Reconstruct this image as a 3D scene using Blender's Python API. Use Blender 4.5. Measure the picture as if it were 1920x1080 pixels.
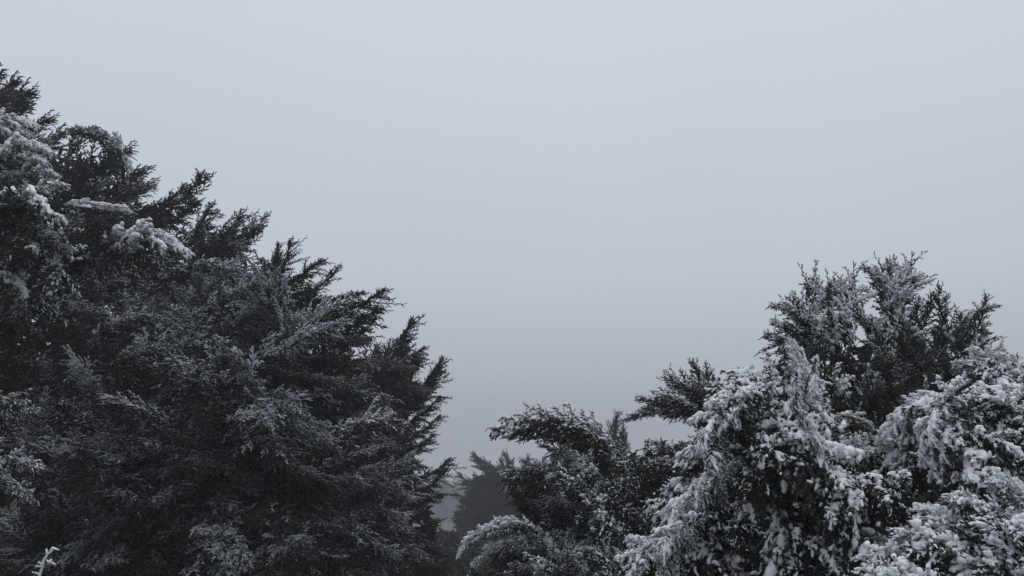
import bpy, math, random
import numpy as np
from mathutils import Matrix, Vector

# ------------------------------------------------------------------ camera, sky, sun, exposure
for o in list(bpy.data.objects):
    bpy.data.objects.remove(o)
SC = bpy.context.scene
COL = SC.collection
CAM_Z = 1.70
FPX = 1507.0                       # focal length in pixels of the 1920 wide frame
PITCH = math.radians(9.8)

cam_data = bpy.data.cameras.new('camera')
cam = bpy.data.objects.new('camera', cam_data)
COL.objects.link(cam)
cam.location = (0, 0, CAM_Z)
cam.rotation_euler = (math.pi / 2 + PITCH, 0, 0)
cam_data.sensor_width = 36.0
cam_data.lens = 36.0 * FPX / 1920.0
cam_data.clip_start = 0.05
cam_data.clip_end = 3000
SC.camera = cam

SUN_EL, SUN_ROT = math.radians(62), math.radians(25)
world = bpy.data.worlds.new('World')
SC.world = world
world.use_nodes = True
wn, wl = world.node_tree.nodes, world.node_tree.links
wn.clear()
w_out = wn.new('ShaderNodeOutputWorld')
w_bg = wn.new('ShaderNodeBackground')
w_bg.inputs['Strength'].default_value = 0.10
sky = wn.new('ShaderNodeTexSky')
sky.sky_type = 'NISHITA'
sky.sun_disc = False
sky.sun_elevation = SUN_EL
sky.sun_rotation = SUN_ROT
hsv = wn.new('ShaderNodeHueSaturation')
hsv.inputs['Saturation'].default_value = 0.25
wl.new(sky.outputs[0], hsv.inputs['Color'])
# an overcast sky is brightest overhead and fades towards the horizon
tc = wn.new('ShaderNodeTexCoord')
sep = wn.new('ShaderNodeSeparateXYZ')
wl.new(tc.outputs['Generated'], sep.inputs[0])
ramp = wn.new('ShaderNodeValToRGB')
ramp.color_ramp.interpolation = 'LINEAR'
els = ramp.color_ramp.elements
SKYSTOPS = [(0.0, (0.325, 0.354, 0.412)), (0.07, (0.432, 0.468, 0.540)), (0.18, (0.525, 0.566, 0.648)),
            (0.46, (0.610, 0.655, 0.760)), (1.0, (0.71, 0.75, 0.84))]
els[0].position = 0.0
els[0].color = (*SKYSTOPS[0][1], 1)
els[1].position = 1.0
els[1].color = (*SKYSTOPS[-1][1], 1)
for p, c in SKYSTOPS[1:-1]:
    e = els.new(p)
    e.color = (*c, 1)
wl.new(sep.outputs['Z'], ramp.inputs[0])
# faint unevenness of the cloud deck
wnoise = wn.new('ShaderNodeTexNoise')
wnoise.inputs['Scale'].default_value = 1.6
wnoise.inputs['Detail'].default_value = 3
wl.new(tc.outputs['Generated'], wnoise.inputs['Vector'])
wmr = wn.new('ShaderNodeMapRange')
wmr.inputs['To Min'].default_value = 9.4
wmr.inputs['To Max'].default_value = 10.6
wl.new(wnoise.outputs[0], wmr.inputs['Value'])
wmul = wn.new('ShaderNodeVectorMath')
wmul.operation = 'SCALE'
wl.new(ramp.outputs[0], wmul.inputs[0])
wl.new(wmr.outputs[0], wmul.inputs['Scale'])
wmix = wn.new('ShaderNodeMix')
wmix.data_type = 'RGBA'
wmix.inputs['Factor'].default_value = 0.93
wl.new(hsv.outputs[0], wmix.inputs['A'])
# the cloud is a shade warmer towards the east (+X)
wsx = wn.new('ShaderNodeMapRange')
wsx.inputs['From Min'].default_value = -1
wl.new(sep.outputs['X'], wsx.inputs['Value'])
wtint = wn.new('ShaderNodeMix')
wtint.data_type = 'RGBA'
wtint.inputs['A'].default_value = (0.985, 1.0, 1.012, 1)
wtint.inputs['B'].default_value = (1.008, 1.003, 0.98, 1)
wl.new(wsx.outputs[0], wtint.inputs['Factor'])
wtm = wn.new('ShaderNodeVectorMath')
wtm.operation = 'MULTIPLY'
wl.new(wmul.outputs[0], wtm.inputs[0])
wl.new(wtint.outputs['Result'], wtm.inputs[1])
wl.new(wtm.outputs[0], wmix.inputs['B'])
wl.new(wmix.outputs['Result'], w_bg.inputs['Color'])
wl.new(w_bg.outputs[0], w_out.inputs[0])

sun_data = bpy.data.lights.new('sun', 'SUN')
sun_data.energy = 0.8
sun_data.angle = math.radians(60)
sun_data.color = (1.0, 0.98, 0.96)
sun = bpy.data.objects.new('sun', sun_data)
COL.objects.link(sun)
_sd = Vector((math.sin(SUN_ROT) * math.cos(SUN_EL), math.cos(SUN_ROT) * math.cos(SUN_EL), math.sin(SUN_EL)))
sun.rotation_euler = _sd.to_track_quat('Z', 'Y').to_euler()

SC.view_settings.view_transform = 'Standard'
SC.view_settings.look = 'None'
SC.view_settings.gamma = 1.0
SC.view_settings.exposure = 0.0
SC.view_settings.use_curve_mapping = False
SC.render.engine = 'CYCLES'
cy = SC.cycles
cy.max_bounces = 5
cy.diffuse_bounces = 3
cy.volume_bounces = 1
cy.use_denoising = True
try:
    cy.denoiser = 'OPENIMAGEDENOISE'
except Exception:
    pass
SC.render.filter_size = 1.7


def P(px, py, d):
    """World point seen at photo pixel (px, py) of the 1920x1080 frame at distance d ahead."""
    a, b = (px - 960.0) / FPX, (540.0 - py) / FPX
    c, s = math.cos(PITCH), math.sin(PITCH)
    t = d / (c - b * s)
    return np.array([a * t, d, CAM_Z + (s + b * c) * t])


def to_px(p):
    c, s = math.cos(PITCH), math.sin(PITCH)
    y, z = p[1], p[2] - CAM_Z
    f, u = y * c + z * s, -y * s + z * c
    return 960 + FPX * p[0] / f, 540 - FPX * u / f


def ground_z(x, y):
    x = np.asarray(x, float)
    y = np.asarray(y, float)
    yy = np.maximum(y - 1.0, 0)
    return (-0.105 * np.minimum(yy, 130) - 0.03 * np.maximum(yy - 130, 0)
            + 0.10 * np.sin(x * 0.7 + 1.3) * np.sin(y * 0.6) * np.clip(y / 6, 0, 1) + 0.012 * np.clip(-x, 0, 60))


# ------------------------------------------------------------------ materials
def new_mat(name):
    m = bpy.data.materials.new(name)
    m.use_nodes = True
    nt = m.node_tree
    return m, nt.nodes, nt.links, nt.nodes['Principled BSDF']


def math_node(n, l, op, a, b=None, c=None, clamp=False):
    k = n.new('ShaderNodeMath')
    k.operation = op
    k.use_clamp = clamp
    for i, v in enumerate((a, b, c)):
        if v is None:
            continue
        if isinstance(v, (int, float)):
            k.inputs[i].default_value = v
        else:
            l.new(v, k.inputs[i])
    return k.outputs[0]


def mix_col(n, l, fac, a, b):
    k = n.new('ShaderNodeMix')
    k.data_type = 'RGBA'
    for sock, v in ((k.inputs['Factor'], fac), (k.inputs['A'], a), (k.inputs['B'], b)):
        if isinstance(v, tuple):
            sock.default_value = (*v, 1)
        elif isinstance(v, (int, float)):
            sock.default_value = v
        else:
            l.new(v, sock)
    return k.outputs['Result']


def attr(n, name, typ='GEOMETRY'):
    a = n.new('ShaderNodeAttribute')
    a.attribute_name = name
    a.attribute_type = typ
    return a


def foliage_material(name, green, olive, frost):
    m, n, l, bsdf = new_mat(name)
    at = attr(n, 'frost').outputs['Fac']
    amt = attr(n, 'frost_amount', 'OBJECT').outputs['Fac']
    info = n.new('ShaderNodeObjectInfo')
    geo = n.new('ShaderNodeNewGeometry')
    sepn = n.new('ShaderNodeSeparateXYZ')
    l.new(geo.outputs['Normal'], sepn.inputs[0])
    tcn = n.new('ShaderNodeTexCoord')
    nz = n.new('ShaderNodeTexNoise')
    nz.inputs['Scale'].default_value = 5.0
    nz.inputs['Detail'].default_value = 4
    l.new(geo.outputs['Position'], nz.inputs['Vector'])
    nf = n.new('ShaderNodeTexNoise')
    nf.inputs['Scale'].default_value = 60.0
    nf.inputs['Detail'].default_value = 2
    l.new(tcn.outputs['Object'], nf.inputs['Vector'])
    # frost: rests on what faces up and on the tips, in patches
    f = math_node(n, l, 'MULTIPLY_ADD', sepn.outputs['Z'], 0.42, at)
    f = math_node(n, l, 'MULTIPLY_ADD', nz.outputs[0], 1.0, f)
    f = math_node(n, l, 'MULTIPLY_ADD', nf.outputs[0], 0.5, f)
    f = math_node(n, l, 'ADD', f, math_node(n, l, 'MULTIPLY_ADD', amt, 1.8, -2.25))
    f = math_node(n, l, 'MULTIPLY', f, 1.5, clamp=True)
    f = math_node(n, l, 'MULTIPLY', f, math_node(n, l, 'MULTIPLY_ADD', amt, 0.55, 0.42, clamp=True))
    mixn = math_node(n, l, 'MULTIPLY_ADD', nz.outputs[0], 1.6, math_node(n, l, 'MULTIPLY_ADD', info.outputs['Random'], 0.7, -0.65), clamp=True)
    g = mix_col(n, l, mixn, green, olive)
    col = mix_col(n, l, f, g, frost)
    l.new(col, bsdf.inputs['Base Color'])
    bsdf.inputs['Roughness'].default_value = 0.85
    bsdf.inputs['Specular IOR Level'].default_value = 0.15
    return m


M_FOLIAGE = foliage_material('juniper_foliage', (0.020, 0.023, 0.021), (0.050, 0.046, 0.030), (0.64, 0.65, 0.71))


def snow_material():
    m, n, l, bsdf = new_mat('rime_snow')
    geo = n.new('ShaderNodeNewGeometry')
    nz = n.new('ShaderNodeTexNoise')
    nz.inputs['Scale'].default_value = 14.0
    nz.inputs['Detail'].default_value = 5
    l.new(geo.outputs['Position'], nz.inputs['Vector'])
    fine = n.new('ShaderNodeTexNoise')
    fine.inputs['Scale'].default_value = 220.0
    fine.inputs['Detail'].default_value = 3
    l.new(geo.outputs['Position'], fine.inputs['Vector'])
    c = mix_col(n, l, nz.outputs[0], (0.80, 0.825, 0.85), (0.93, 0.94, 0.95))
    l.new(c, bsdf.inputs['Base Color'])
    bsdf.inputs['Roughness'].default_value = 0.8
    bsdf.inputs['Specular IOR Level'].default_value = 0.2
    b = n.new('ShaderNodeBump')
    b.inputs['Strength'].default_value = 0.5
    b.inputs['Distance'].default_value = 0.004
    l.new(fine.outputs[0], b.inputs['Height'])
    l.new(b.outputs[0], bsdf.inputs['Normal'])
    return m


M_SNOW = snow_material()


def bark_material():
    m, n, l, bsdf = new_mat('juniper_bark')
    geo = n.new('ShaderNodeNewGeometry')
    sepn = n.new('ShaderNodeSeparateXYZ')
    l.new(geo.outputs['Normal'], sepn.inputs[0])
    nz = n.new('ShaderNodeTexNoise')
    nz.inputs['Scale'].default_value = 9.0
    nz.inputs['Detail'].default_value = 6
    l.new(geo.outputs['Position'], nz.inputs['Vector'])
    c = mix_col(n, l, nz.outputs[0], (0.030, 0.024, 0.022), (0.085, 0.072, 0.066))
    f = math_node(n, l, 'MULTIPLY_ADD', sepn.outputs['Z'], 0.7, math_node(n, l, 'MULTIPLY_ADD', nz.outputs[0], 1.6, -1.15), clamp=True)
    l.new(mix_col(n, l, f, c, (0.7, 0.73, 0.77)), bsdf.inputs['Base Color'])
    bsdf.inputs['Roughness'].default_value = 0.9
    b = n.new('ShaderNodeBump')
    b.inputs['Strength'].default_value = 0.6
    b.inputs['Distance'].default_value = 0.02
    l.new(nz.outputs[0], b.inputs['Height'])
    l.new(b.outputs[0], bsdf.inputs['Normal'])
    return m


M_BARK = bark_material()


def ground_material():
    m, n, l, bsdf = new_mat('frosted_ground')
    geo = n.new('ShaderNodeNewGeometry')
    nz = n.new('ShaderNodeTexNoise')
    nz.inputs['Scale'].default_value = 1.7
    nz.inputs['Detail'].default_value = 8
    l.new(geo.outputs['Position'], nz.inputs['Vector'])
    nf = n.new('ShaderNodeTexNoise')
    nf.inputs['Scale'].default_value = 16
    nf.inputs['Detail'].default_value = 6
    l.new(geo.outputs['Position'], nf.inputs['Vector'])
    soil = mix_col(n, l, nf.outputs[0], (0.035, 0.034, 0.024), (0.09, 0.075, 0.05))
    f = math_node(n, l, 'MULTIPLY_ADD', nz.outputs[0], 2.6, math_node(n, l, 'MULTIPLY_ADD', nf.outputs[0], 1.2, -2.5), clamp=True)
    l.new(mix_col(n, l, f, soil, (0.5, 0.52, 0.55)), bsdf.inputs['Base Color'])
    bsdf.inputs['Roughness'].default_value = 0.95
    b = n.new('ShaderNodeBump')
    b.inputs['Strength'].default_value = 0.8
    b.inputs['Distance'].default_value = 0.05
    l.new(nf.outputs[0], b.inputs['Height'])
    l.new(b.outputs[0], bsdf.inputs['Normal'])
    return m


M_GROUND = ground_material()


# ------------------------------------------------------------------ mesh helpers
class Geo:
    """Collects tubes and faces, becomes one mesh."""

    def __init__(self):
        self.v, self.q, self.t, self.a, self.n = [], [], [], [], 0

    def add(self, v, q=None, t=None, a=None):
        self.v.append(v)
        if q is not None and len(q):
            self.q.append(q + self.n)
        if t is not None and len(t):
            self.t.append(t + self.n)
        self.a.append(np.zeros(len(v)) if a is None else a)
        self.n += len(v)

    def tubes(self, pts, rad, sides, at=None, tipped=True, jit=None, rng=None):
        """pts (n, r, 3): n tubes of r rings; rad (n, r); a point closes the far end."""
        n, r, _ = pts.shape
        if n == 0:
            return
        T = np.gradient(pts, axis=1)
        T /= np.linalg.norm(T, axis=2, keepdims=True) + 1e-9
        ref = np.where(np.abs(T[..., 2:3]) > 0.9, np.array([1.0, 0, 0]), np.array([0, 0, 1.0]))
        U = np.cross(ref, T)
        U /= np.linalg.norm(U, axis=2, keepdims=True) + 1e-9
        V = np.cross(T, U)
        ang = np.arange(sides) * 2 * np.pi / sides
        rr = rad[:, :, None].repeat(sides, 2)
        if jit:
            rr = rr * (1 + jit * rng.standard_normal(rr.shape))
        ring = pts[:, :, None, :] + rr[..., None] * (np.cos(ang)[None, None, :, None] * U[:, :, None, :] + np.sin(ang)[None, None, :, None] * V[:, :, None, :])
        v = ring.reshape(n, r * sides, 3)
        if at is None:
            at = np.zeros((n, r))
        av = at[:, :, None].repeat(sides, 2).reshape(n, r * sides)
        per = r * sides
        i, j = np.meshgrid(np.arange(r - 1), np.arange(sides), indexing='ij')
        j2 = (j + 1) % sides
        q = np.stack([i * sides + j, i * sides + j2, (i + 1) * sides + j2, (i + 1) * sides + j], -1).reshape(-1, 4)
        t = None
        if tipped:
            tip = pts[:, -1] + T[:, -1] * rad[:, -1:] * 0.8
            v = np.concatenate([v, tip[:, None]], 1)
            av = np.concatenate([av, at[:, -1:]], 1)
            jj = np.arange(sides)
            t = np.stack([(r - 1) * sides + jj, (r - 1) * sides + (jj + 1) % sides, np.full(sides, per)], -1)
            per += 1
        off = (np.arange(n) * per)[:, None, None]
        Q = (q[None] + off).reshape(-1, 4)
        TT = (t[None] + off).reshape(-1, 3) if t is not None else None
        self.add(v.reshape(-1, 3), Q, TT, av.reshape(-1))

    def transform(self, M):
        self.v = [v @ M.T for v in self.v]

    def mesh(self, name, mat, smooth=True, attr_name=None):
        v = np.concatenate(self.v).astype(np.float32)
        q = np.concatenate(self.q) if self.q else np.zeros((0, 4), int)
        t = np.concatenate(self.t) if self.t else np.zeros((0, 3), int)
        me = bpy.data.meshes.new(name)
        me.vertices.add(len(v))
        me.vertices.foreach_set('co', v.ravel())
        nl = q.size + t.size
        me.loops.add(nl)
        me.loops.foreach_set('vertex_index', np.concatenate([q.ravel(), t.ravel()]).astype(np.int32))
        npoly = len(q) + len(t)
        me.polygons.add(npoly)
        starts = np.concatenate([np.arange(len(q)) * 4, q.size + np.arange(len(t)) * 3]).astype(np.int32)
        me.polygons.foreach_set('loop_start', starts)
        if smooth:
            me.polygons.foreach_set('use_smooth', np.ones(npoly, bool))
        me.update(calc_edges=True)
        me.validate()
        if attr_name:
            a = me.attributes.new(attr_name, 'FLOAT', 'POINT')
            a.data.foreach_set('value', np.concatenate(self.a).astype(np.float32))
        me.materials.append(mat)
        return me


def norm(v):
    return v / (np.linalg.norm(v, axis=-1, keepdims=True) + 1e-9)


def curve_points(start, d, length, r, droop=0.0, toward=None, k=0.0):
    """n short curves from start along d; each bends down by droop and towards a direction."""
    f = np.linspace(0, 1, r)[None, :, None]
    L = np.asarray(length)[:, None, None]
    p = start[:, None] + d[:, None] * f * L
    if toward is not None:
        p = p + toward[:, None] * (f ** 2) * L * k
    p[..., 2] -= (f[..., 0] ** 2) * L[..., 0] * np.asarray(droop)
    return p


def make_bough(name, seed, bend=0.0, lift=0.0, width=0.34, flat=0.35, n2=36, q=1.0, hang=0.15,
               snow=None, snow_r=0.016, snow_keep=0.5, pads=0.0, tip_frost=0.5, under=1.0, tuft=0.55, ragged=0.33, comb=0.0, wob=0.10, curl=0.9, taper=0.72):
    """A plume-shaped juniper bough of unit length along +X, +Z up: stem, side shoots, sprays and scale-leaf sprigs.
    Returns its foliage mesh and the mesh of the snow that lies on it."""
    rng = np.random.default_rng(seed)
    N = 60
    tt = np.linspace(0, 1, N)
    th = lift + bend * tt ** 1.4 + wob * np.sin(tt * 5 + rng.uniform(0, 6)) + wob * .6 * np.sin(tt * 11 + rng.uniform(0, 6))
    ph = wob * 1.6 * np.sin(tt * 4.2 + rng.uniform(0, 6)) + wob * .5 * np.sin(tt * 10 + rng.uniform(0, 6))
    dirs = np.stack([np.cos(th) * np.cos(ph), np.cos(th) * np.sin(ph), np.sin(th)], -1)
    ax = np.concatenate([[np.zeros(3)], np.cumsum(dirs[:-1] + dirs[1:], 0) * 0.5 / (N - 1)])
    # turn and scale so that the tip lands on (1, 0, 0)
    e = ax[-1]
    X = norm(e)
    Z = norm(np.array([0, 0, 1.0]) - X * X[2])
    R = np.stack([X, np.cross(Z, X), Z])
    R = R / np.linalg.norm(e)
    ax = ax @ R.T
    T = norm(np.gradient(ax, axis=0))
    Yl = norm(np.cross(np.array([0, 0, 1.0]), T))
    Zl = np.cross(T, Yl)
    g, s = Geo(), Geo()
    rr = 0.020 * (1 - tt) ** 0.8 + 0.004
    g.tubes(ax[None, ::3], rr[None, ::3], 5, np.full((1, len(ax[::3])), -0.6))

    cl = rng.uniform(0, 6.28, 6)                 # phases of the clumpiness of frost

    def clump(p):
        return (np.sin(p[..., 0] * 13 + cl[0]) * np.sin(p[..., 1] * 17 + cl[1]) + np.sin(p[..., 2] * 19 + cl[2] + p[..., 0] * 7)) * 0.5

    t2 = np.sort(np.clip(np.linspace(0.04, 0.985, n2) + rng.uniform(-.012, .012, n2), 0.02, 0.99))
    S2, D2, L2 = [], [], []
    az = rng.uniform(0, 6.28)
    paths = []
    for i, t in enumerate(t2):
        az += 2.4 + rng.uniform(-.5, .5)
        k = t * (N - 1)
        k0 = int(k)
        fr = k - k0
        p = ax[k0] * (1 - fr) + ax[min(k0 + 1, N - 1)] * fr
        vert = abs(math.sin(az))
        if math.sin(az) < 0:
            vert *= under
        Lk = width * ((t + .10) ** 0.55) * ((1 - t) ** taper) * 1.75 * rng.uniform(1 - ragged * 1.3, 1 + ragged) * (1 - flat * vert) + 0.030
        if comb:
            Lk *= 1 + comb * (-math.sin(az))
        beta = math.radians(66 - 36 * t + rng.uniform(-16, 16))
        d = math.cos(beta) * T[k0] + math.sin(beta) * (math.cos(az) * Yl[k0] + math.sin(az) * Zl[k0])
        S2.append(p)
        D2.append(d)
        L2.append(Lk)
        paths.append((t, T[k0], math.sin(az)))
    S2, D2, L2 = np.array(S2), np.array(D2), np.array(L2)
    tow = np.array([p[1] for p in paths]) + rng.standard_normal((len(paths), 3)) * curl - np.array([0, 0, comb * 1.2])
    C2 = curve_points(S2, D2, L2, 7, hang, tow, 0.35)
    g.tubes(C2, np.linspace(1, .4, 7)[None] * (0.004 + 0.014 * L2[:, None]), 4, np.full((len(C2), 7), -0.3))

    S3, D3, L3, W3, F3, Tn = [], [], [], [], [], []
    for i in range(len(C2)):
        m = max(4, int(L2[i] / (0.0125 * q)))
        f = np.linspace(0.10, 1.0, m)
        idx = f * 6
        a0 = np.minimum(idx.astype(int), 5)
        fr = (idx - a0)[:, None]
        p = C2[i][a0] * (1 - fr) + C2[i][a0 + 1] * fr
        t_ = norm(C2[i][a0 + 1] - C2[i][a0])
        side = norm(np.cross(t_, np.array([0, 0, 1.0]) + 0.2 * D2[i]))
        up = np.cross(side, t_)
        a = rng.uniform(0, 6.28) + np.arange(m) * 2.2 + rng.uniform(-.6, .6, m)
        b = np.radians(62 - 26 * f + rng.uniform(-22, 22, m))[:, None]
        d = np.cos(b) * t_ + np.sin(b) * (np.cos(a)[:, None] * side + np.sin(a)[:, None] * up * 0.8)
        L = (0.034 * q + 0.17 * L2[i] * (1 - f * 0.9)) * rng.uniform(.5, 1.35, m)
        L = np.minimum(L, 0.12 * max(q, 1))
        S3.append(p); D3.append(norm(d)); L3.append(L)
        W3.append(np.full(m, paths[i][0])); F3.append(f); Tn.append(t_)
    S3, D3, L3, W3, F3, Tn = map(np.concatenate, (S3, D3, L3, W3, F3, Tn))
    n3 = len(S3)
    C3 = curve_points(S3, D3, L3, 4, hang * 1.3, Tn, 0.2)
    axis_z = np.interp(S3[:, 0], ax[:, 0], ax[:, 2])
    upness = np.clip((S3[:, 2] - axis_z) / (width * 0.35), -1, 1)
    fro = 0.46 * upness + 0.25 * clump(S3) + 0.25 * F3 + tip_frost * 0.4 * W3
    g.tubes(C3, np.array([1, .95, .8, .45])[None] * (0.0042 * q + 0.012 * L3[:, None]), 3,
            fro[:, None] + np.array([-.15, 0, .12, .25])[None])
    # scale-leaf sprigs
    m4 = np.maximum(4, (L3 / (0.0090 * q)).astype(int))
    rep = np.repeat(np.arange(n3), m4)
    f4 = np.concatenate([np.linspace(.18, .98, k) for k in m4])
    idx = f4 * 3
    a0 = np.minimum(idx.astype(int), 2)
    fr = (idx - a0)[:, None]
    p4 = C3[rep, a0] * (1 - fr) + C3[rep, a0 + 1] * fr
    t4 = norm(C3[rep, a0 + 1] - C3[rep, a0])
    rv = norm(rng.standard_normal((len(rep), 3)))
    sd = norm(rv - t4 * (rv * t4).sum(1, keepdims=True))
    b = np.radians(rng.uniform(30, 85, len(rep)))[:, None]
    d4 = np.cos(b) * t4 + np.sin(b) * sd
    l4 = rng.uniform(.009, .022, len(rep)) * q * (1.05 - .25 * f4)
    C4 = curve_points(p4, d4, l4, 3, hang * .5, t4, 0.25)
    g.tubes(C4, np.array([.8, 1.05, .8])[None] * (0.0050 * q * rng.uniform(.7, 1.3, len(rep)))[:, None], 3,
            fro[rep][:, None] + np.array([0, .10, .28])[None] + 0.12 * rng.standard_normal((len(rep), 1)))
    smesh = None
    if snow:
        # rime fingers along the sprays that catch the weather, thickest towards their ends
        score = 0.75 * upness + 0.55 * clump(S3 * 0.8) + 0.35 * F3 + 0.3 * W3 + 0.35 * rng.standard_normal(n3)
        thr = np.quantile(score, 1 - snow_keep)
        sel = score > thr
        c = curve_points(S3[sel], D3[sel], L3[sel] * rng.uniform(.55, 1.08, sel.sum()), 6, hang * 1.3, Tn[sel], 0.2)
        w = np.clip((score[sel] - thr) / 0.8, 0.25, 1.0)
        rad = snow_r * (0.55 + 0.6 * w) * rng.uniform(.7, 1.3, sel.sum())
        prof = np.array([.5, .85, .95, 1.05, 1.05, .75])
        rads = prof[None] * rad[:, None] * np.clip(1 + 0.30 * rng.standard_normal((sel.sum(), 6)), .45, 1.7)
        c = c + rng.standard_normal(c.shape) * (rad * 0.30)[:, None, None]
        c[..., 2] += rads * 0.35
        s.tubes(c, rads, 6, jit=0.10, rng=rng)
        # small tufts on single sprigs
        pick = (rng.random(len(rep)) < tuft * snow_keep) & (fro[rep] + 0.2 * rng.standard_normal(len(rep)) > 0.05)
        c = curve_points(p4[pick], d4[pick], l4[pick] * 1.15, 4, 0, t4[pick], .25)
        rad = snow_r * 0.55 * rng.uniform(.5, 1.5, pick.sum())
        c[..., 2] += rad[:, None] * 0.4
        s.tubes(c, np.array([.6, 1, 1, .6])[None] * rad[:, None], 5, jit=0.10, rng=rng)
        if pads > 0:
            # soft caps where snow has bridged neighbouring sprays
            for i in range(len(C2)):
                sc = 0.6 * paths[i][2] + 0.6 * clump(C2[i][4]) + 0.4 * rng.standard_normal()
                if sc < 0.75 - pads:
                    continue
                k0 = rng.integers(1, 3)
                seg = C2[i][k0:].copy()
                m = len(seg)
                R9 = 15
                f = np.linspace(0, 1, R9)
                seg = np.stack([np.interp(f, np.linspace(0, 1, m), seg[:, j]) for j in range(3)], -1)
                rad = (snow_r * 1.0 + 0.040 * L2[i]) * rng.uniform(.7, 1.15) * np.interp(f, [0, .15, .5, .8, 1], [.35, .8, 1.0, .9, .5])
                rad *= np.clip(1 + .28 * rng.standard_normal(R9), .5, 1.6)
                seg[:, 2] += rad * 0.5
                seg += rng.standard_normal(seg.shape) * snow_r * .45
                s.tubes(seg[None], rad[None], 8, jit=.13, rng=rng)
        smesh = s.mesh(name + '_snow', M_SNOW)
    fmesh = g.mesh(name, M_FOLIAGE, True, 'frost')
    return fmesh, smesh


# ------------------------------------------------------------------ bough kinds
BOUGH = {}


def kind(key, count, **kw):
    BOUGH[key] = [make_bough('bough_' + key, hash_seed(key) + 17 * i, **kw) for i in range(count)]


def hash_seed(s):
    return sum((i + 3) * ord(c) for i, c in enumerate(s))


# feathery, lightly frosted plumes
kind('feather', 3, bend=0.5, lift=-0.2, width=0.205, flat=0.25, n2=44, q=1.0, hang=0.0, tip_frost=.4, ragged=.5)
kind('wind', 6, bend=0.35, lift=-0.1, width=0.235, flat=0.25, n2=50, q=1.15, hang=0.0, tip_frost=.5, ragged=.5, comb=.5, wob=.17, curl=.7)
kind('spread', 4, bend=-0.5, lift=0.25, width=0.38, flat=0.5, n2=38, q=1.35, hang=0.22, tip_frost=.8, ragged=.5, wob=.15, curl=.6)
kind('rimed', 5, bend=-0.6, lift=0.3, width=0.36, flat=0.35, n2=34, q=1.45, hang=0.25, snow=True, snow_r=.0078, snow_keep=.30, tuft=.9)
kind('laden', 3, bend=-1.0, lift=0.45, width=0.36, flat=0.40, n2=30, q=1.5, hang=0.35, snow=True, snow_r=.020, snow_keep=.52, pads=.85, curl=.4)
# coarse near boughs under heavy rime
kind('drooped', 4, bend=-1.35, lift=0.6, width=0.40, flat=0.30, n2=28, q=2.1, hang=0.4, snow=True, snow_r=.0190, snow_keep=.43, pads=.28, under=.8, tuft=.75, ragged=.45, wob=.10, curl=.4)
kind('clotted', 4, bend=-0.7, lift=0.3, width=0.44, flat=0.30, n2=26, q=2.2, hang=0.3, snow=True, snow_r=.0205, snow_keep=.44, pads=.30, tuft=.75, ragged=.45, wob=.12, curl=.5)
kind('plume', 4, bend=0.8, lift=-0.3, width=0.27, flat=0.15, n2=42, q=1.6, hang=0.0, snow=True, snow_r=.0175, snow_keep=.30, pads=.42, ragged=.6, wob=.26, taper=.5, curl=1.1)
kind('arch', 2, bend=-1.3, lift=0.65, width=0.19, flat=0.25, n2=62, q=1.0, hang=0.22, ragged=.35, wob=.03, curl=.3, snow=True, snow_r=.0085, snow_keep=.45, under=1.2)
kind('clump', 3, bend=-0.5, lift=0.25, width=0.44, flat=0.35, n2=24, q=2.5, hang=0.25, snow=True, snow_r=.028, snow_keep=.52, pads=.40, tuft=.9, wob=.12, curl=.5, ragged=.45)


# ------------------------------------------------------------------ trees
RNG = np.random.default_rng(11)


def pip(poly, x, y):
    """Point in polygon and distance to its outline (arrays), with the outward direction at the nearest edge."""
    a = np.array(poly, float)
    b = np.roll(a, -1, 0)
    inside = np.zeros(len(x), bool)
    best = np.full(len(x), 1e9)
    near = np.zeros((len(x), 2))
    for (x0, y0), (x1, y1) in zip(a, b):
        cond = ((y0 > y) != (y1 > y)) & (x < (x1 - x0) * (y - y0) / ((y1 - y0) + 1e-12) + x0)
        inside ^= cond
        dx, dy = x1 - x0, y1 - y0
        u = np.clip(((x - x0) * dx + (y - y0) * dy) / (dx * dx + dy * dy), 0, 1)
        qx, qy = x0 + u * dx, y0 + u * dy
        dd = np.hypot(x - qx, y - qy)
        m = dd < best
        best[m] = dd[m]
        near[m] = np.stack([qx, qy], -1)[m]
    return inside, best, near


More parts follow.
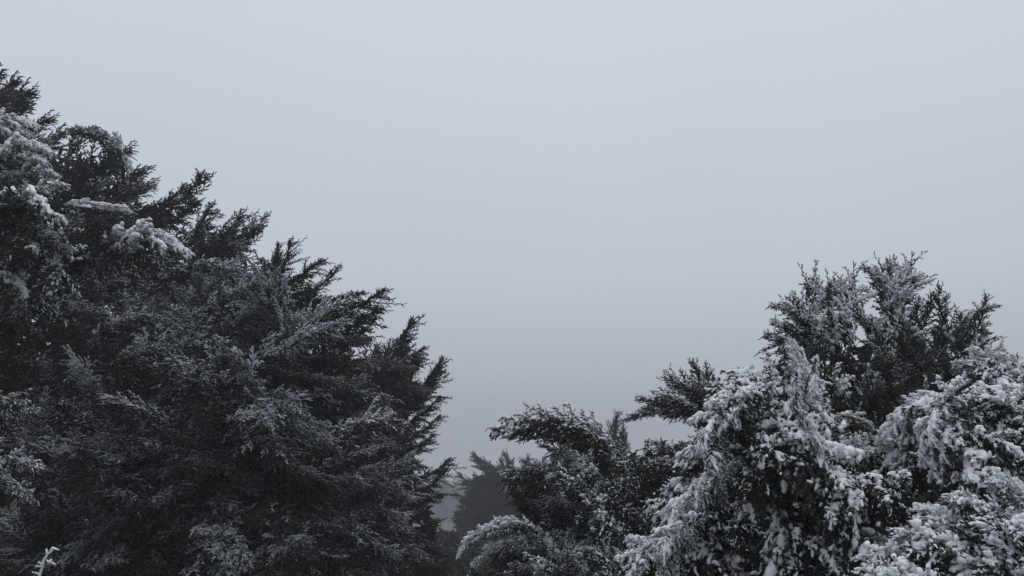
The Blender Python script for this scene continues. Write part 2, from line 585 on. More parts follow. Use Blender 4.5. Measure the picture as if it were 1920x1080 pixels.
class Tree:
    def __init__(self, name, label, cat, base, group=None):
        e = bpy.data.objects.new(name, None)
        e.empty_display_size = 0.3
        e.location = tuple(base)
        e['label'] = label
        e['category'] = cat
        if group:
            e['group'] = group
        COL.objects.link(e)
        self.e = e
        self.base = np.array(base, float)
        self.limbs = []
        self.count = 0

    def add(self, name, me, W=None, parent=None):
        o = bpy.data.objects.new(name, me)
        COL.objects.link(o)
        o.parent = parent or self.e
        if W is not None:
            M = Matrix.Translation(-Vector(self.base)) @ W
            o.matrix_basis = M
        return o

    def bough(self, b, t, key, frost=0.5, snow=1.0, width=1.0, roll=None, var=None, zs=1.0):
        d = t - b
        L = np.linalg.norm(d)
        X = d / L
        up = np.array([0, 0, 1.0]) if abs(X[2]) < 0.93 else norm(np.array([0.6 * np.sign(-X[0] or 1), -0.5, 0.5]))
        Z = norm(up - X * (up @ X))
        if roll is None:
            roll = RNG.uniform(-.4, .4)
        Y = np.cross(Z, X)
        Z, Y = Z * math.cos(roll) + Y * math.sin(roll), Y * math.cos(roll) - Z * math.sin(roll)
        M = Matrix([[X[i] * L, Y[i] * L * width, Z[i] * L * width * zs, b[i]] for i in range(3)] + [[0, 0, 0, 1]])
        kinds = BOUGH[key]
        fm, sm = kinds[RNG.integers(len(kinds)) if var is None else var % len(kinds)]
        o = self.add('bough', fm, M)
        o['frost_amount'] = float(frost)
        if sm is not None and RNG.random() < snow:
            self.add('snow_coat', sm, parent=o)['kind'] = 'stuff'
        self.limbs.append(b)
        self.count += 1

    def fill(self, poly, depth, bulge, n, length, keys, frost=(0.3, 0.6), snow=1.0, wind=(0, 0, 0), R=180, lift=0.3, width=(0.85, 1.25), clip=None, back=0.25, zs=1.0, shelter=None):
        """Boughs all over the crown, tips on the domed surface over the outline, each growing out and up."""
        a = np.array(poly, float)
        lo, hi = a.min(0), a.max(0)
        if clip:
            lo, hi = np.maximum(lo, clip[0]), np.minimum(hi, clip[1])
        got = 0
        pts = np.zeros((0, 2))
        tries = 0
        mind = math.sqrt((hi[0] - lo[0]) * (hi[1] - lo[1]) / n) * 0.62
        while got < n and tries < n * 60:
            tries += 1
            x, y = RNG.uniform(lo, hi)
            ins, e, near = pip(poly, np.array([x]), np.array([y]))
            if not ins[0]:
                continue
            if len(pts) and np.hypot(*(pts - (x, y)).T).min() < mind * (1 if tries < n * 25 else .6):
                continue
            pts = np.vstack([pts, (x, y)])
            got += 1
            u = min(e[0] / R, 1.0)
            behind = RNG.random() < back
            dz = bulge * math.sqrt(max(0, 1 - (1 - u) ** 2))
            if behind:
                dz = -dz * RNG.uniform(.3, 1)
            else:
                dz = dz * RNG.uniform(.30, 1.15)
            tip = P(x, y, depth - dz)
            out2 = np.array([x, y]) - near[0]
            out2 = -out2 / (np.linalg.norm(out2) + 1e-6)
            w = 1 - u
            o = np.array([out2[0] * w, (1 if behind else -1) * (0.15 + 0.45 * u), -out2[1] * w])
            for attempt in range(8):          # a bough grows out of the crown: its foot stays well inside
                d = norm(norm(o) * (0.9 + 0.15 * attempt) + np.array([0, 0, lift]) + np.array(wind) + RNG.standard_normal(3) * 0.28)
                L = length * RNG.uniform(.72, 1.3)
                fx, fy = to_px(tip - d * L)
                fin, fe, _ = pip(poly, np.array([fx]), np.array([fy]))
                if fin[0] and (fe[0] > 12 or e[0] < 12):
                    break
            else:
                continue
            fr = RNG.uniform(*frost)
            if shelter:                       # boughs low down, under the others, catch less rime
                fr -= shelter[2] * min(max((y - shelter[0]) / (shelter[1] - shelter[0]), 0), 1)
            self.bough(tip - d * L, tip, keys[RNG.integers(len(keys))], fr, snow, RNG.uniform(*width), zs=zs)

    def inner(self, poly, depth, bulge, n, size, R=180, clip=None):
        """The dark twiggy inside of the crown: short bare-green shoots too many to count."""
        g = Geo()
        a = np.array(poly, float)
        lo, hi = a.min(0), a.max(0)
        if clip:
            lo, hi = np.maximum(lo, clip[0]), np.minimum(hi, clip[1])
        x = RNG.uniform(lo[0], hi[0], n * 3)
        y = RNG.uniform(lo[1], hi[1], n * 3)
        ins, e, _ = pip(poly, x, y)
        ok = ins & (e > R * 0.16)
        x, y, e = x[ok][:n], y[ok][:n], e[ok][:n]
        if len(x) == 0:
            return
        u = np.minimum((e - R * .14) / R, 1)
        prof = np.sqrt(np.maximum(0, 1 - (1 - u) ** 2))
        dz = bulge * prof * RNG.uniform(-.6, .28, len(x))
        pts = np.array([P(x[i], y[i], depth - dz[i]) for i in range(len(x))])
        d = norm(RNG.standard_normal((len(x), 3)) + np.array([0, -.3, .4]))
        L = size * RNG.uniform(.6, 1.4, len(x))
        C = curve_points(pts, d, L, 3, .2)
        rad = np.array([.5, 1.0, .5])[None] * (L * RNG.uniform(.10, .2, len(x)))[:, None]
        g.tubes(C, rad, 4, np.full((len(x), 3), -.8))
        me = g.mesh('inner_foliage', M_FOLIAGE, False, 'frost')
        W = Matrix.Identity(4)
        o = self.add('inner_foliage', me, W)
        o['frost_amount'] = 0.0
        o['kind'] = 'stuff'

    def wood(self, top, r0=0.16, nlimb=14):
        """Tapered trunk from the ground to near the top, and limbs reaching out to boughs."""
        g = Geo()
        b = self.base - np.array([0, 0, .15])
        n = 12
        f = np.linspace(0, 1, n)
        path = b + (np.array(top) - b) * f[:, None]
        path[:, 0] += 0.10 * np.sin(f * 5 + b[0])
        path[:, 1] += 0.08 * np.sin(f * 4 + 1)
        rad = r0 * (1 - f) ** .8 + 0.08 * r0 + r0 * .5 * np.exp(-f * 14)
        g.tubes(path[None], rad[None], 10, jit=.06, rng=RNG)
        self.add('trunk', g.mesh('trunk', M_BARK), Matrix.Identity(4))
        if not self.limbs:
            return
        idx = RNG.permutation(len(self.limbs))[:nlimb]
        for i in idx:
            e = self.limbs[i]
            zt = e[2] - 0.45 * np.linalg.norm(e[:2] - path[n // 2][:2])
            k = int(np.clip(np.searchsorted(path[:, 2], zt), 1, n - 2))
            s = path[k]
            L = np.linalg.norm(e - s)
            if L < 0.1:
                continue
            ff = np.linspace(0, 1, 7)
            c = s + (e - s) * ff[:, None]
            c[:, 2] -= np.sin(ff * math.pi) * L * .06
            c += RNG.standard_normal(c.shape) * L * .015 * np.sin(ff * math.pi)[:, None]
            g = Geo()
            r = min(rad[k] * .55, 0.02 + .025 * L)
            g.tubes(c[None], (r * (1 - .65 * ff))[None], 6, jit=.06, rng=RNG)
            self.add('limb', g.mesh('limb', M_BARK), Matrix.Identity(4))


# mesh vertices built in world space get moved into the tree's own space
def localise():
    for o in COL.objects:
        if o.type == 'MESH' and o.parent and o.data.users == 1 and o.name.split('.')[0] in ('trunk', 'limb', 'inner_foliage'):
            pass


def tree(name, label, cat, poly, depth, bulge, n, length, keys, base_px, group=None, top=None, inner_n=2500, inner_size=0.10,
         heroes=(), r0=.16, nlimb=14, clip=None, seed=0, **kw):
    bx = P(base_px, 900, depth)[0]
    base = np.array([bx, depth, float(ground_z(bx, depth))])
    global RNG
    RNG = np.random.default_rng(hash_seed(label) + seed)
    t = Tree(name, label, cat, base, group)
    for h in heroes:
        tx, ty, b0x, b0y, key, fr = h[:6]
        opt = h[6] if len(h) > 6 else {}
        dd = opt.get('d', depth)
        t.bough(P(b0x, b0y, dd + opt.get('db', 0.0)), P(tx, ty, dd), key, fr, opt.get('snow', 1.0), opt.get('w', 1.0), opt.get('roll'), opt.get('v'))
    t.fill(poly, depth, bulge, n, length, keys, clip=clip, **kw)
    t.inner(poly, depth, bulge, inner_n, inner_size, R=kw.get('R', 180), clip=clip)
    a = np.array(poly)
    tp = top or (base_px, a[:, 1].min() + 60)
    t.wood(P(tp[0], tp[1], depth), r0, nlimb)
    return t


GL = 'tall dark junipers on the left'
GR = 'rime-laden junipers on the right'

# --- tall tree at the back left
poly_B = [(-330, -60), (-60, 60), (0, 145), (55, 190), (100, 245), (130, 258), (190, 262), (225, 290), (285, 355), (330, 372), (350, 405),
          (395, 398), (440, 415), (470, 440), (490, 470), (555, 510), (600, 570), (600, 1250), (-330, 1250)]
heroes_B = [(377, 330, 255, 420, 'wind', .42), (345, 348, 262, 395, 'wind', .4), (362, 378, 250, 440, 'wind', .4),
            (498, 405, 375, 470, 'feather', .55), (478, 430, 380, 500, 'wind', .5), (450, 398, 380, 480, 'wind', .5),
            (395, 385, 345, 480, 'wind', .55), (140, 247, 232, 345, 'arch', .5, {'w': 1.3, 'd': 10.4}), (60, 176, 0, 270, 'spread', .35),
            (30, 150, -30, 240, 'spread', .35), (96, 226, 20, 300, 'spread', .4), (118, 248, 40, 330, 'spread', .4),
            (262, 320, 190, 420, 'spread', .4), (285, 350, 200, 430, 'spread', .4), (240, 285, 170, 380, 'spread', .45),
            (0, 138, -60, 240, 'spread', .3)]
tree('juniper', 'tall dark juniper at the back left whose crown runs highest up the frame', 'tree', poly_B, 11.0, 2.2, 150, 1.15,
     ['spread', 'rimed', 'wind', 'spread'], 60, GL, top=(-60, 120), heroes=heroes_B, frost=(.34, .74), snow=.5, zs=.8, wind=(.38, 0, .05), R=260, inner_n=6000,
     inner_size=.16, r0=.24, clip=((-130, 100), (620, 860)))

# --- broad tree in the middle of the left group
poly_C = [(470, 478), (525, 465), (560, 500), (600, 510), (625, 545), (685, 570), (690, 650), (715, 690), (735, 790), (780, 880), (790, 1250),
          (-60, 1250), (60, 760), (200, 620), (330, 530)]
heroes_C = [(543, 452, 515, 530, 'wind', .3), (520, 458, 490, 530, 'wind', .3), (606, 488, 515, 535, 'wind', .32), (633, 500, 545, 575, 'feather', .36),
            (718, 544, 600, 590, 'wind', .34), (680, 548, 580, 570, 'wind', .3), (712, 578, 600, 640, 'wind', .3), (692, 612, 610, 650, 'feather', .3),
            (275, 590, 160, 660, 'rimed', .62, {'d': 7.4}), (420, 640, 300, 680, 'rimed', .66, {'d': 7.4}), (482, 533, 385, 610, 'rimed', .55, {'d': 8.0}),
            (398, 495, 280, 550, 'rimed', .5, {'d': 8.2}), (520, 550, 430, 640, 'spread', .55, {'d': 7.8}), (366, 703, 250, 700, 'spread', .55, {'d': 7.2}),
            (552, 698, 420, 790, 'spread', .5, {'d': 7.4}), (668, 718, 530, 800, 'spread', .5, {'d': 7.8}), (748, 792, 570, 880, 'rimed', .55, {'d': 7.3}),
            (725, 835, 590, 880, 'spread', .5, {'d': 7.3}), (640, 925, 500, 850, 'spread', .42, {'d': 7.2}), (562, 1010, 410, 970, 'rimed', .6, {'d': 7.0}),
            (710, 1052, 590, 1040, 'spread', .46, {'d': 7.3}), (348, 788, 240, 840, 'rimed', .48, {'d': 7.0}), (240, 955, 120, 850, 'spread', .5, {'d': 6.8}),
            (305, 1070, 300, 900, 'spread', .45, {'d': 6.9}), (430, 800, 340, 830, 'rimed', .5, {'d': 7.0}), (670, 640, 560, 690, 'spread', .36, {'d': 8}),
            (330, 660, 200, 690, 'rimed', .55, {'d': 7.2})]
tree('juniper', 'broad dark juniper in the middle of the left group with frost-tipped boughs', 'tree', poly_C, 8.6, 2.1, 235, 0.90,
     ['spread', 'rimed', 'spread', 'spread', 'wind'], 430, GL, top=(420, 600), heroes=heroes_C, frost=(.44, .88), snow=.6, zs=.7, shelter=(750, 1080, .15), wind=(.38, 0, -.05), R=220, inner_n=7000,
     inner_size=.12, r0=.2, lift=.06, clip=((-60, 460), (800, 1180)))

# --- slimmer tree at the right end of the left group
poly_D = [(680, 670), (735, 655), (770, 640), (795, 665), (800, 690), (790, 740), (785, 800), (795, 850), (800, 900), (820, 950), (850, 1040), (880, 1250),
          (560, 1250), (620, 760)]
heroes_D = [(770, 600, 713, 710, 'wind', .22), (757, 622, 713, 690, 'wind', .2), (795, 652, 723, 700, 'wind', .22), (791, 672, 728, 730, 'feather', .2),
            (827, 673, 758, 760, 'wind', .24), (817, 690, 758, 770, 'wind', .2), (823, 745, 763, 800, 'wind', .2), (811, 722, 753, 780, 'feather', .2),
            (813, 815, 753, 860, 'wind', .22), (842, 862, 763, 910, 'wind', .25), (830, 880, 758, 940, 'wind', .2), (825, 930, 758, 960, 'spread', .3),
            (730, 640, 678, 710, 'feather', .2), (705, 650, 658, 720, 'wind', .2), (823, 780, 763, 830, 'wind', .2)]
tree('juniper', 'slim juniper with pointed shoots beside the foggy gap at the end of the left group', 'tree', poly_D, 11.5, 1.0, 110, 0.85,
     ['wind', 'spread'], 720, GL, top=(730, 690), heroes=heroes_D, frost=(.32, .62), wind=(.30, 0, .0), R=150, inner_n=3500, inner_size=.14,
     clip=((560, 640), (900, 1180)))

# --- near snow-capped tree at the left edge
poly_A = [(-260, 280), (-60, 225), (20, 235), (75, 280), (100, 320), (125, 350), (130, 385), (215, 395), (235, 420), (250, 470), (180, 515), (130, 560), (80, 640),
          (70, 740), (30, 800), (50, 900), (10, 980), (10, 1250), (-260, 1250)]
heroes_A = [(342, 466, 185, 468, 'laden', .7, {'w': .95, 'v': 0, 'roll': 0}), (322, 448, 215, 455, 'laden', .7, {'w': .8, 'v': 1, 'roll': .1}), (236, 392, 110, 392, 'laden', .7, {'w': .55, 'v': 2, 'roll': 0}), (85, 280, -20, 300, 'laden', .8), (45, 245, -60, 270, 'laden', .8), (75, 300, -40, 330, 'laden', .8), (100, 325, 10, 350, 'laden', .7),
            (40, 330, -70, 350, 'laden', .8), (60, 232, -40, 250, 'laden', .7), (310, 490, 180, 480, 'rimed', .6), (200, 500, 60, 510, 'rimed', .6),
            (62, 770, -70, 750, 'rimed', .6, {'d': 5.6}), (70, 875, -60, 880, 'rimed', .65, {'d': 5.4}), (55, 930, -60, 900, 'rimed', .6, {'d': 5.4}),
            (90, 560, 0, 570, 'rimed', .6, {'d': 6.6})]
tree('juniper', 'snow-capped juniper cut by the left edge with thick white pads on its upper boughs', 'tree', poly_A, 6.4, .9, 90, 0.62,
     ['rimed', 'spread', 'spread', 'laden'], -110, GL, top=(-40, 300), heroes=heroes_A, frost=(.4, .7), wind=(.25, 0, -.05), R=150, inner_n=3500, inner_size=.08,
     snow=.7, r0=.12, clip=((-260, 225), (260, 1150)))

# --- right side, back: windswept tops
poly_E = [(1450, 660), (1500, 620), (1540, 640), (1570, 620), (1600, 640), (1650, 610), (1680, 600), (1710, 640),
          (1760, 660), (1800, 650), (1840, 670), (1880, 710), (1990, 740), (1990, 1250), (1400, 1250), (1385, 760), (1415, 700)]
heroes_E = [(1575, 545, 1595, 660, 'clotted', .35, {'w': .7}), (1690, 520, 1690, 630, 'clotted', .35, {'w': .7}), (1650, 525, 1685, 640, 'clotted', .35, {'w': .7}), (1755, 620, 1735, 730, 'spread', .4), (1500, 580, 1560, 680, 'clotted', .35, {'w': .7}), (1800, 590, 1810, 700, 'spread', .4), (1840, 640, 1830, 740, 'clotted', .4, {'w': .7}),
            (1530, 533, 1578, 660, 'plume', .35, {'w': .8}), (1598, 530, 1584, 650, 'plume', .4, {'w': .8}), (1566, 540, 1580, 640, 'plume', .4, {'w': .9}), (1560, 608, 1590, 700, 'plume', .4),
            (1628, 502, 1676, 590, 'laden', .5, {'w': .9}), (1704, 505, 1676, 610, 'plume', .5, {'w': .9}), (1668, 500, 1678, 620, 'plume', .5, {'w': .9}), (1712, 525, 1660, 590, 'drooped', .6, {'w': .9}),
            (1458, 570, 1535, 640, 'laden', .5), (1492, 566, 1550, 660, 'plume', .4), (1440, 633, 1530, 650, 'plume', .4), (1452, 608, 1540, 640, 'plume', .45),
            (1747, 553, 1690, 660, 'feather', .35), (1722, 562, 1690, 660, 'feather', .35), (1762, 540, 1815, 670, 'feather', .45), (1870, 574, 1795, 640, 'arch', .4, {'w': .8}),
            (1850, 556, 1800, 650, 'feather', .4), (1610, 584, 1665, 650, 'plume', .45), (1848, 623, 1800, 670, 'plume', .4), (1868, 658, 1810, 700, 'plume', .5), (1770, 618, 1800, 700, 'plume', .4),
            (1905, 670, 1850, 740, 'feather', .4), (1735, 665, 1640, 610, 'drooped', .6), (1700, 608, 1680, 690, 'plume', .4), (1640, 618, 1670, 700, 'plume', .4)]
tree('juniper', 'ragged juniper with upright snow-plastered tops, highest on the right', 'tree', poly_E, 5.6, .9, 85, 0.45,
     ['plume', 'plume', 'spread'], 1660, GR, top=(1660, 720), heroes=heroes_E, frost=(.2, .5), wind=(-.08, 0, .1), R=150, inner_n=4000, inner_size=.09,
     snow=.5, lift=.4, r0=.11, clip=((1380, 480), (1960, 980)))

# --- right side, middle distance: long arching branch
poly_I = [(1000, 880), (1040, 840), (1090, 840), (1140, 855), (1200, 865), (1270, 850), (1320, 790), (1390, 770), (1330, 1000), (1330, 1250), (980, 1250),
          (960, 960), (970, 910)]
heroes_I = [(932, 806, 1180, 880, 'arch', .45, {'w': 1.05, 'v': 0, 'roll': 0}), (960, 815, 1170, 890, 'arch', .45, {'w': .9, 'v': 1, 'd': 7.3, 'roll': 0}), (1035, 786, 1170, 890, 'rimed', .4), (1070, 805, 1190, 895, 'rimed', .45, {'w': .8}), (1000, 800, 1120, 860, 'rimed', .4, {'w': .7}),
            (1176, 785, 1345, 800, 'arch', .4, {'w': .7, 'v': 1, 'd': 6.4}), (1205, 748, 1340, 790, 'rimed', .4, {'d': 6.4, 'w': .6}), (1240, 745, 1350, 800, 'rimed', .4, {'d': 6.4}),
            (1262, 710, 1360, 775, 'plume', .35, {'d': 6, 'w': .8}), (1300, 680, 1365, 780, 'feather', .35, {'d': 6}), (1280, 700, 1360, 790, 'feather', .4, {'d': 6}), (1325, 685, 1370, 780, 'feather', .4, {'d': 6}),
            (960, 905, 1090, 880, 'rimed', .5), (950, 890, 1060, 900, 'rimed', .45), (985, 940, 1090, 930, 'rimed', .5), (1230, 830, 1290, 890, 'rimed', .45)]
tree('juniper', 'juniper in the gap with one long arching bough that points left into the fog', 'tree', poly_I, 7.0, 1.0, 95, 0.66,
     ['rimed', 'spread', 'rimed'], 1180, GR, top=(1190, 850), heroes=heroes_I, frost=(.28, .58), wind=(-.25, 0, .0), R=140, inner_n=3500, inner_size=.10,
     lift=.1, r0=.12, clip=((960, 720), (1390, 1150)))

# --- right side, front centre
poly_F = [(1345, 730), (1400, 705), (1470, 670), (1520, 700), (1555, 800), (1620, 850), (1680, 880), (1700, 930), (1680, 1000), (1680, 1250), (1170, 1250),
          (1190, 1070), (1230, 960), (1280, 860), (1320, 790)]
heroes_F = [(1490, 652, 1512, 760, 'clotted', .9, {'w': .75, 'd': 3.7}), (1515, 800, 1495, 690, 'drooped', .8, {'w': .7, 'd': 3.6}), (1552, 890, 1488, 765, 'laden', .9, {'w': .5, 'd': 3.25, 'roll': 0}), (1345, 800, 1470, 720, 'laden', .8, {'w': .7, 'd': 3.5, 'roll': 0}), (1510, 760, 1530, 660, 'laden', .8, {'w': .5, 'd': 3.6}), (1330, 860, 1440, 735, 'drooped', .8, {'d': 3.3}), (1370, 880, 1450, 740, 'drooped', .8, {'d': 3.7}), (1350, 745, 1460, 760, 'clotted', .8),
            (1555, 885, 1480, 770, 'drooped', .9, {'d': 3.6}), (1440, 880, 1490, 790, 'drooped', .8, {'d': 3.6}), (1450, 920, 1520, 850, 'clotted', .8, {'d': 3.5}),
            (1265, 1010, 1390, 890, 'drooped', .85, {'d': 3.5}), (1290, 960, 1390, 900, 'clotted', .8, {'d': 3.5}), (1180, 1080, 1290, 980, 'clotted', .85, {'d': 3.4}),
            (1410, 700, 1460, 780, 'clotted', .8), (1380, 715, 1450, 780, 'clotted', .8), (1630, 800, 1545, 790, 'drooped', .7, {'w': .7}), (1680, 900, 1580, 840, 'drooped', .6),
            (1230, 1030, 1330, 960, 'clotted', .85, {'d': 3.4}), (1560, 1010, 1510, 900, 'drooped', .7, {'d': 3.4})]
tree('juniper', 'drooping juniper in front on the right with rime fingers, left of the edge tree', 'tree', poly_F, 4.1, .85, 66, 0.42,
     ['drooped', 'clotted', 'rimed', 'drooped'], 1460, GR, top=(1470, 760), heroes=heroes_F, frost=(.25, .6), wind=(-.12, 0, -.15), R=150, inner_n=4500, inner_size=.06,
     lift=.05, r0=.08, clip=((1170, 660), (1730, 1120)), width=(.9, 1.35))

# --- right edge
poly_G = [(1690, 830), (1730, 780), (1790, 730), (1840, 685), (1880, 680), (1990, 690), (1990, 1250), (1740, 1250), (1730, 960), (1680, 870)]
heroes_G = [(1665, 820, 1780, 740, 'drooped', .85), (1740, 850, 1820, 720, 'drooped', .9, {'d': 3.4}), (1760, 880, 1850, 750, 'drooped', .9, {'d': 3.4}),
            (1830, 655, 1890, 740, 'laden', .9), (1800, 680, 1870, 740, 'clotted', .9), (1880, 665, 1930, 740, 'laden', .9), (1720, 745, 1800, 760, 'clotted', .8),
            (1700, 770, 1790, 790, 'clotted', .8), (1880, 850, 1930, 740, 'drooped', .8, {'d': 3.4}), (1900, 940, 1950, 830, 'drooped', .8, {'d': 3.4})]
tree('juniper', 'heavily whitened juniper cut by the right edge with hanging clotted boughs', 'tree', poly_G, 3.8, .6, 40, 0.38,
     ['drooped', 'clotted', 'clotted'], 1900, GR, top=(1880, 850), heroes=heroes_G, frost=(.25, .65), wind=(-.1, 0, -.15), R=150, inner_n=3000, inner_size=.06,
     lift=.05, r0=.07, clip=((1660, 660), (1990, 1100)), width=(.9, 1.35))

# --- bottom right corner
poly_H = [(1600, 1120), (1650, 1065), (1700, 1050), (1730, 1010), (1790, 1010), (1830, 970), (1880, 980), (1990, 930), (1990, 1250), (1570, 1250)]
heroes_H = [(1645, 1050, 1770, 1060, 'clump', .8), (1735, 975, 1850, 1030, 'clump', .8), (1790, 935, 1900, 1000, 'clotted', .8), (1870, 905, 1950, 980, 'clump', .8),
            (1690, 1005, 1800, 1050, 'clotted', .8), (1700, 1075, 1820, 1080, 'clump', .8), (1850, 990, 1960, 1010, 'clump', .8), (1610, 1085, 1720, 1090, 'clotted', .8)]
tree('juniper_bush', 'low bush in the bottom right corner clotted with the fattest lumps of snow', 'bush', poly_H, 2.45, .3, 44, 0.26,
     ['clump', 'clotted', 'clump'], 1850, GR, top=(1850, 1050), heroes=heroes_H, frost=(.3, .6), wind=(-.6, 0, 0), R=120, inner_n=2000, inner_size=.04,
     lift=.3, r0=.03, nlimb=8, clip=((1600, 930), (1990, 1200)), width=(.95, 1.3))

# --- bottom centre, arching low bush
poly_L = [(890, 1075), (930, 1035), (990, 1025), (1070, 1045), (1140, 1050), (1200, 1085), (1240, 1250), (880, 1250)]
heroes_L = [(862, 1038, 985, 993, 'arch', .75, {'w': 1.0}), (878, 1093, 1000, 1018, 'arch', .8, {'w': 1.0}), (930, 1028, 1040, 1035, 'rimed', .75),
            (905, 993, 1020, 1008, 'arch', .75, {'w': 1.0}), (950, 1118, 1040, 1035, 'rimed', .75), (1080, 1038, 1000, 1065, 'rimed', .7), (1140, 1068, 1060, 1055, 'rimed', .7),
            (1000, 1003, 1050, 1065, 'rimed', .75), (1100, 1028, 1180, 1085, 'rimed', .7), (1160, 1038, 1220, 1095, 'rimed', .7)]
tree('juniper_bush', 'low arching bush at the bottom centre with white-rimmed stems bowing left', 'bush', poly_L, 4.9, .55, 42, 0.44,
     ['rimed', 'spread'], 1050, GR, top=(1050, 1040), heroes=heroes_L, frost=(.3, .6), snow=.7, wind=(-.25, 0, .0), R=120, inner_n=1800, inner_size=.07,
     lift=.1, r0=.05, nlimb=8, clip=((860, 1020), (1240, 1200)))

# --- trees fading into the fog
poly_J = [(872, 930), (895, 890), (915, 880), (935, 890), (948, 872), (965, 880), (985, 885), (1010, 870), (1060, 865), (1090, 890), (1090, 1200), (850, 1200), (858, 1000), (845, 975)]
heroes_J = [(890, 850, 925, 905, 'wind', .2), (902, 862, 935, 915, 'spread', .2), (862, 888, 905, 930, 'wind', .2), (875, 902, 915, 945, 'spread', .2), (945, 852, 955, 905, 'spread', .2),
            (958, 866, 950, 915, 'wind', .2), (990, 858, 980, 905, 'spread', .25), (855, 925, 905, 950, 'wind', .2), (1020, 860, 1010, 905, 'spread', .2), (925, 875, 940, 920, 'spread', .2), (940, 862, 950, 910, 'spread', .2)]
tree('juniper', 'greyed juniper with ragged tips half lost in the fog beyond the gap', 'tree', poly_J, 34.0, 2.2, 260, 1.35,
     ['spread', 'spread', 'wind'], 960, None, top=(950, 900), heroes=heroes_J, frost=(0.0, .25), wind=(-.2, 0, .1), R=80, inner_n=3500, inner_size=.4,
     r0=.2, nlimb=6, clip=((850, 850), (1080, 1150)), width=(1.1, 1.5))
poly_K = [(790, 930), (830, 900), (862, 905), (900, 925), (950, 940), (960, 1150), (780, 1150)]
tree('juniper', 'faint rounded juniper deepest in the fog, seen only as a grey mass in the gap', 'tree', poly_K, 140.0, 7.0, 130, 4.0,
     ['spread', 'wind'], 860, None, top=(850, 920), frost=(.2, .4), wind=(0, 0, .1), R=70, inner_n=1500, inner_size=1.8,
     r0=.3, nlimb=4, clip=((780, 890), (960, 1120)), width=(1.2, 1.6))
poly_Q = [(780, 1010), (830, 990), (870, 1000), (900, 1020), (930, 1010), (980, 1040), (1000, 1250), (760, 1250)]
tree('juniper_bush', 'dim low juniper at the foot of the foggy gap between the two groups', 'bush', poly_Q, 21.0, 1.2, 70, 0.95,
     ['spread', 'wind'], 880, None, top=(880, 1030), frost=(.2, .45), wind=(-.05, 0, .1), R=70, inner_n=1800, inner_size=.25,
     r0=.08, nlimb=4, clip=((770, 985), (1000, 1200)), width=(1.1, 1.5))
# young conifer tip
poly_M = [(1150, 835), (1158, 800), (1166, 800), (1176, 835), (1185, 960), (1140, 960)]
heroes_M = [(1160, 776, 1164, 860, 'feather', .25, {'w': 1.3}), (1156, 792, 1166, 850, 'feather', .25), (1168, 796, 1162, 850, 'feather', .25), (1174, 812, 1164, 860, 'feather', .25), (1150, 815, 1164, 860, 'feather', .25)]
tree('young_conifer', 'slender young conifer tip poking up behind the arching bough', 'tree', poly_M, 20.0, .2, 40, .40,
     ['feather'], 1163, None, top=(1163, 825), heroes=heroes_M, frost=(.2, .35), R=20, inner_n=200, inner_size=.08, lift=.7, r0=.05, nlimb=3)


# --- frosted weed in the bottom left corner
def frosted_weed():
    d = 3.2
    base = P(72, 1180, d)
    gz = float(ground_z(base[0], d))
    base = np.array([base[0], d, gz])
    t = Tree('frosted_twig', 'small bare white-frosted twig standing alone in the dark bottom left corner', 'plant', base)
    g = Geo()
    px = [(72, 1180), (72, 1110), (74, 1080), (80, 1060), (82, 1050), (88, 1040), (87, 1030)]
    pts = np.array([base] + [P(x, y, d) for x, y in px])
    pts[1, :2] = base[:2]
    g.tubes(pts[None], np.linspace(.0050, .0034, len(pts))[None], 6, jit=.12, rng=RNG)
    t.add('stem', g.mesh('stem', M_SNOW), Matrix.Identity(4))
    for line in ([(92, 1034), (98, 1027), (110, 1031)], [(90, 1038), (96, 1035), (98, 1032)], [(88, 1050), (92, 1055), (95, 1050)], [(90, 1057), (97, 1055), (103, 1058)],
                 [(79, 1058), (75, 1056), (72, 1054)], [(79, 1061), (74, 1062), (67, 1062)], [(74, 1077), (68, 1075), (61, 1073)], [(96, 1052), (95, 1050), (96, 1049)],
                 [(73, 1095), (80, 1090), (88, 1091)], [(72, 1110), (66, 1106), (58, 1107)]):
        g = Geo()
        p = np.array([P(x, y, d + RNG.uniform(-.02, .02)) for x, y in line])
        f = np.linspace(0, 2, 5)
        p = np.stack([np.interp(f, [0, 1, 2], p[:, k]) for k in range(3)], -1)
        g.tubes(p[None], np.array([[.0030, .0034, .0038, .0038, .003]]), 6, jit=.15, rng=RNG)
        t.add('twig', g.mesh('twig', M_SNOW), Matrix.Identity(4))
    return t


frosted_weed()

# meshes built straight in world space hang from their tree's Empty through a translation that Tree.add() applies

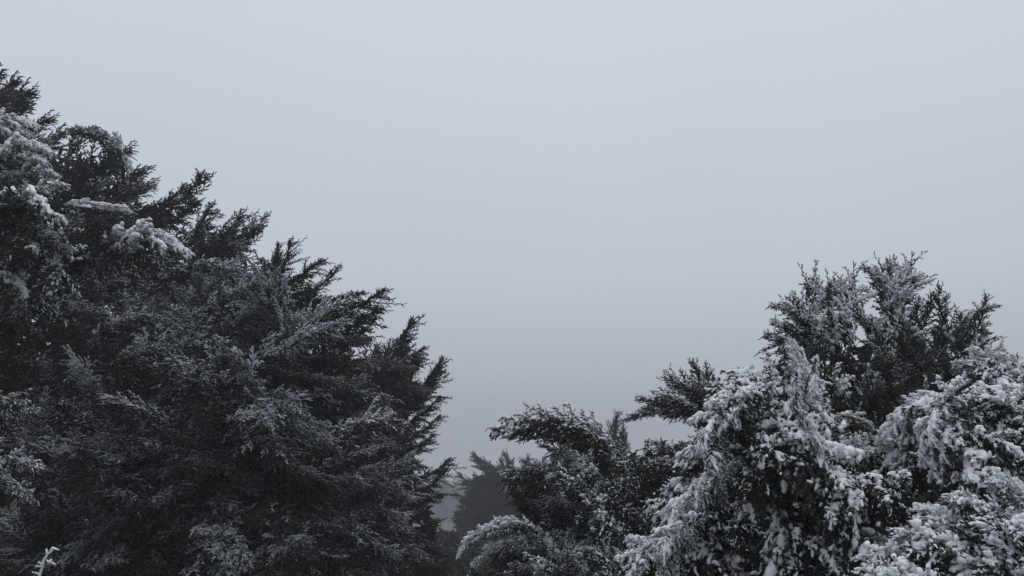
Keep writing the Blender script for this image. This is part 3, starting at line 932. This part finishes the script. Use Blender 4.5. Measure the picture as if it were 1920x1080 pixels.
# ------------------------------------------------------------------ ground
def ground():
    xs = np.concatenate([np.linspace(-320, -20, 40), np.linspace(-18, 18, 90), np.linspace(20, 320, 40)])
    ys = np.concatenate([np.linspace(-60, -3, 14), np.linspace(-2, 40, 110), np.linspace(42, 320, 50)])
    X, Y = np.meshgrid(xs, ys, indexing='xy')
    Z = ground_z(X, Y) + 0.035 * np.sin(X * 3.1 + Y * 1.7) * np.sin(Y * 2.7 - X)
    v = np.stack([X, Y, Z], -1).reshape(-1, 3)
    nx, ny = len(xs), len(ys)
    i, j = np.meshgrid(np.arange(ny - 1), np.arange(nx - 1), indexing='ij')
    q = np.stack([i * nx + j, i * nx + j + 1, (i + 1) * nx + j + 1, (i + 1) * nx + j], -1).reshape(-1, 4)
    g = Geo()
    g.add(v, q)
    o = bpy.data.objects.new('ground', g.mesh('ground', M_GROUND))
    COL.objects.link(o)
    o['kind'] = 'structure'
    o['label'] = 'frost-dusted hillside falling away under the junipers'
    return float(Z.min())


zmin = ground()


# ------------------------------------------------------------------ haze
def haze(density=0.0038):
    lo, hi = np.array([-330, -70, zmin - 1.0]), np.array([330, 330, 10.5])
    v = np.array([[x, y, z] for x in (lo[0], hi[0]) for y in (lo[1], hi[1]) for z in (lo[2], hi[2])])
    q = np.array([[0, 1, 3, 2], [4, 6, 7, 5], [0, 4, 5, 1], [2, 3, 7, 6], [0, 2, 6, 4], [1, 5, 7, 3]])
    m = bpy.data.materials.new('haze')
    m.use_nodes = True
    n, l = m.node_tree.nodes, m.node_tree.links
    n.clear()
    out = n.new('ShaderNodeOutputMaterial')
    vol = n.new('ShaderNodeVolumePrincipled')
    vol.inputs['Color'].default_value = (0.90, 0.92, 0.96, 1)
    vol.inputs['Density'].default_value = density
    vol.inputs['Anisotropy'].default_value = 0.0
    l.new(vol.outputs[0], out.inputs['Volume'])
    g = Geo()
    g.add(v, q)
    o = bpy.data.objects.new('haze', g.mesh('haze', m, False))
    COL.objects.link(o)
    o['kind'] = 'stuff'
    o['label'] = 'pale fog filling the whole view'


haze()
TRIS = sum(len(m.loops) - 2 * len(m.polygons) for m in bpy.data.meshes)
print('objects', len(COL.objects), 'triangles', TRIS)
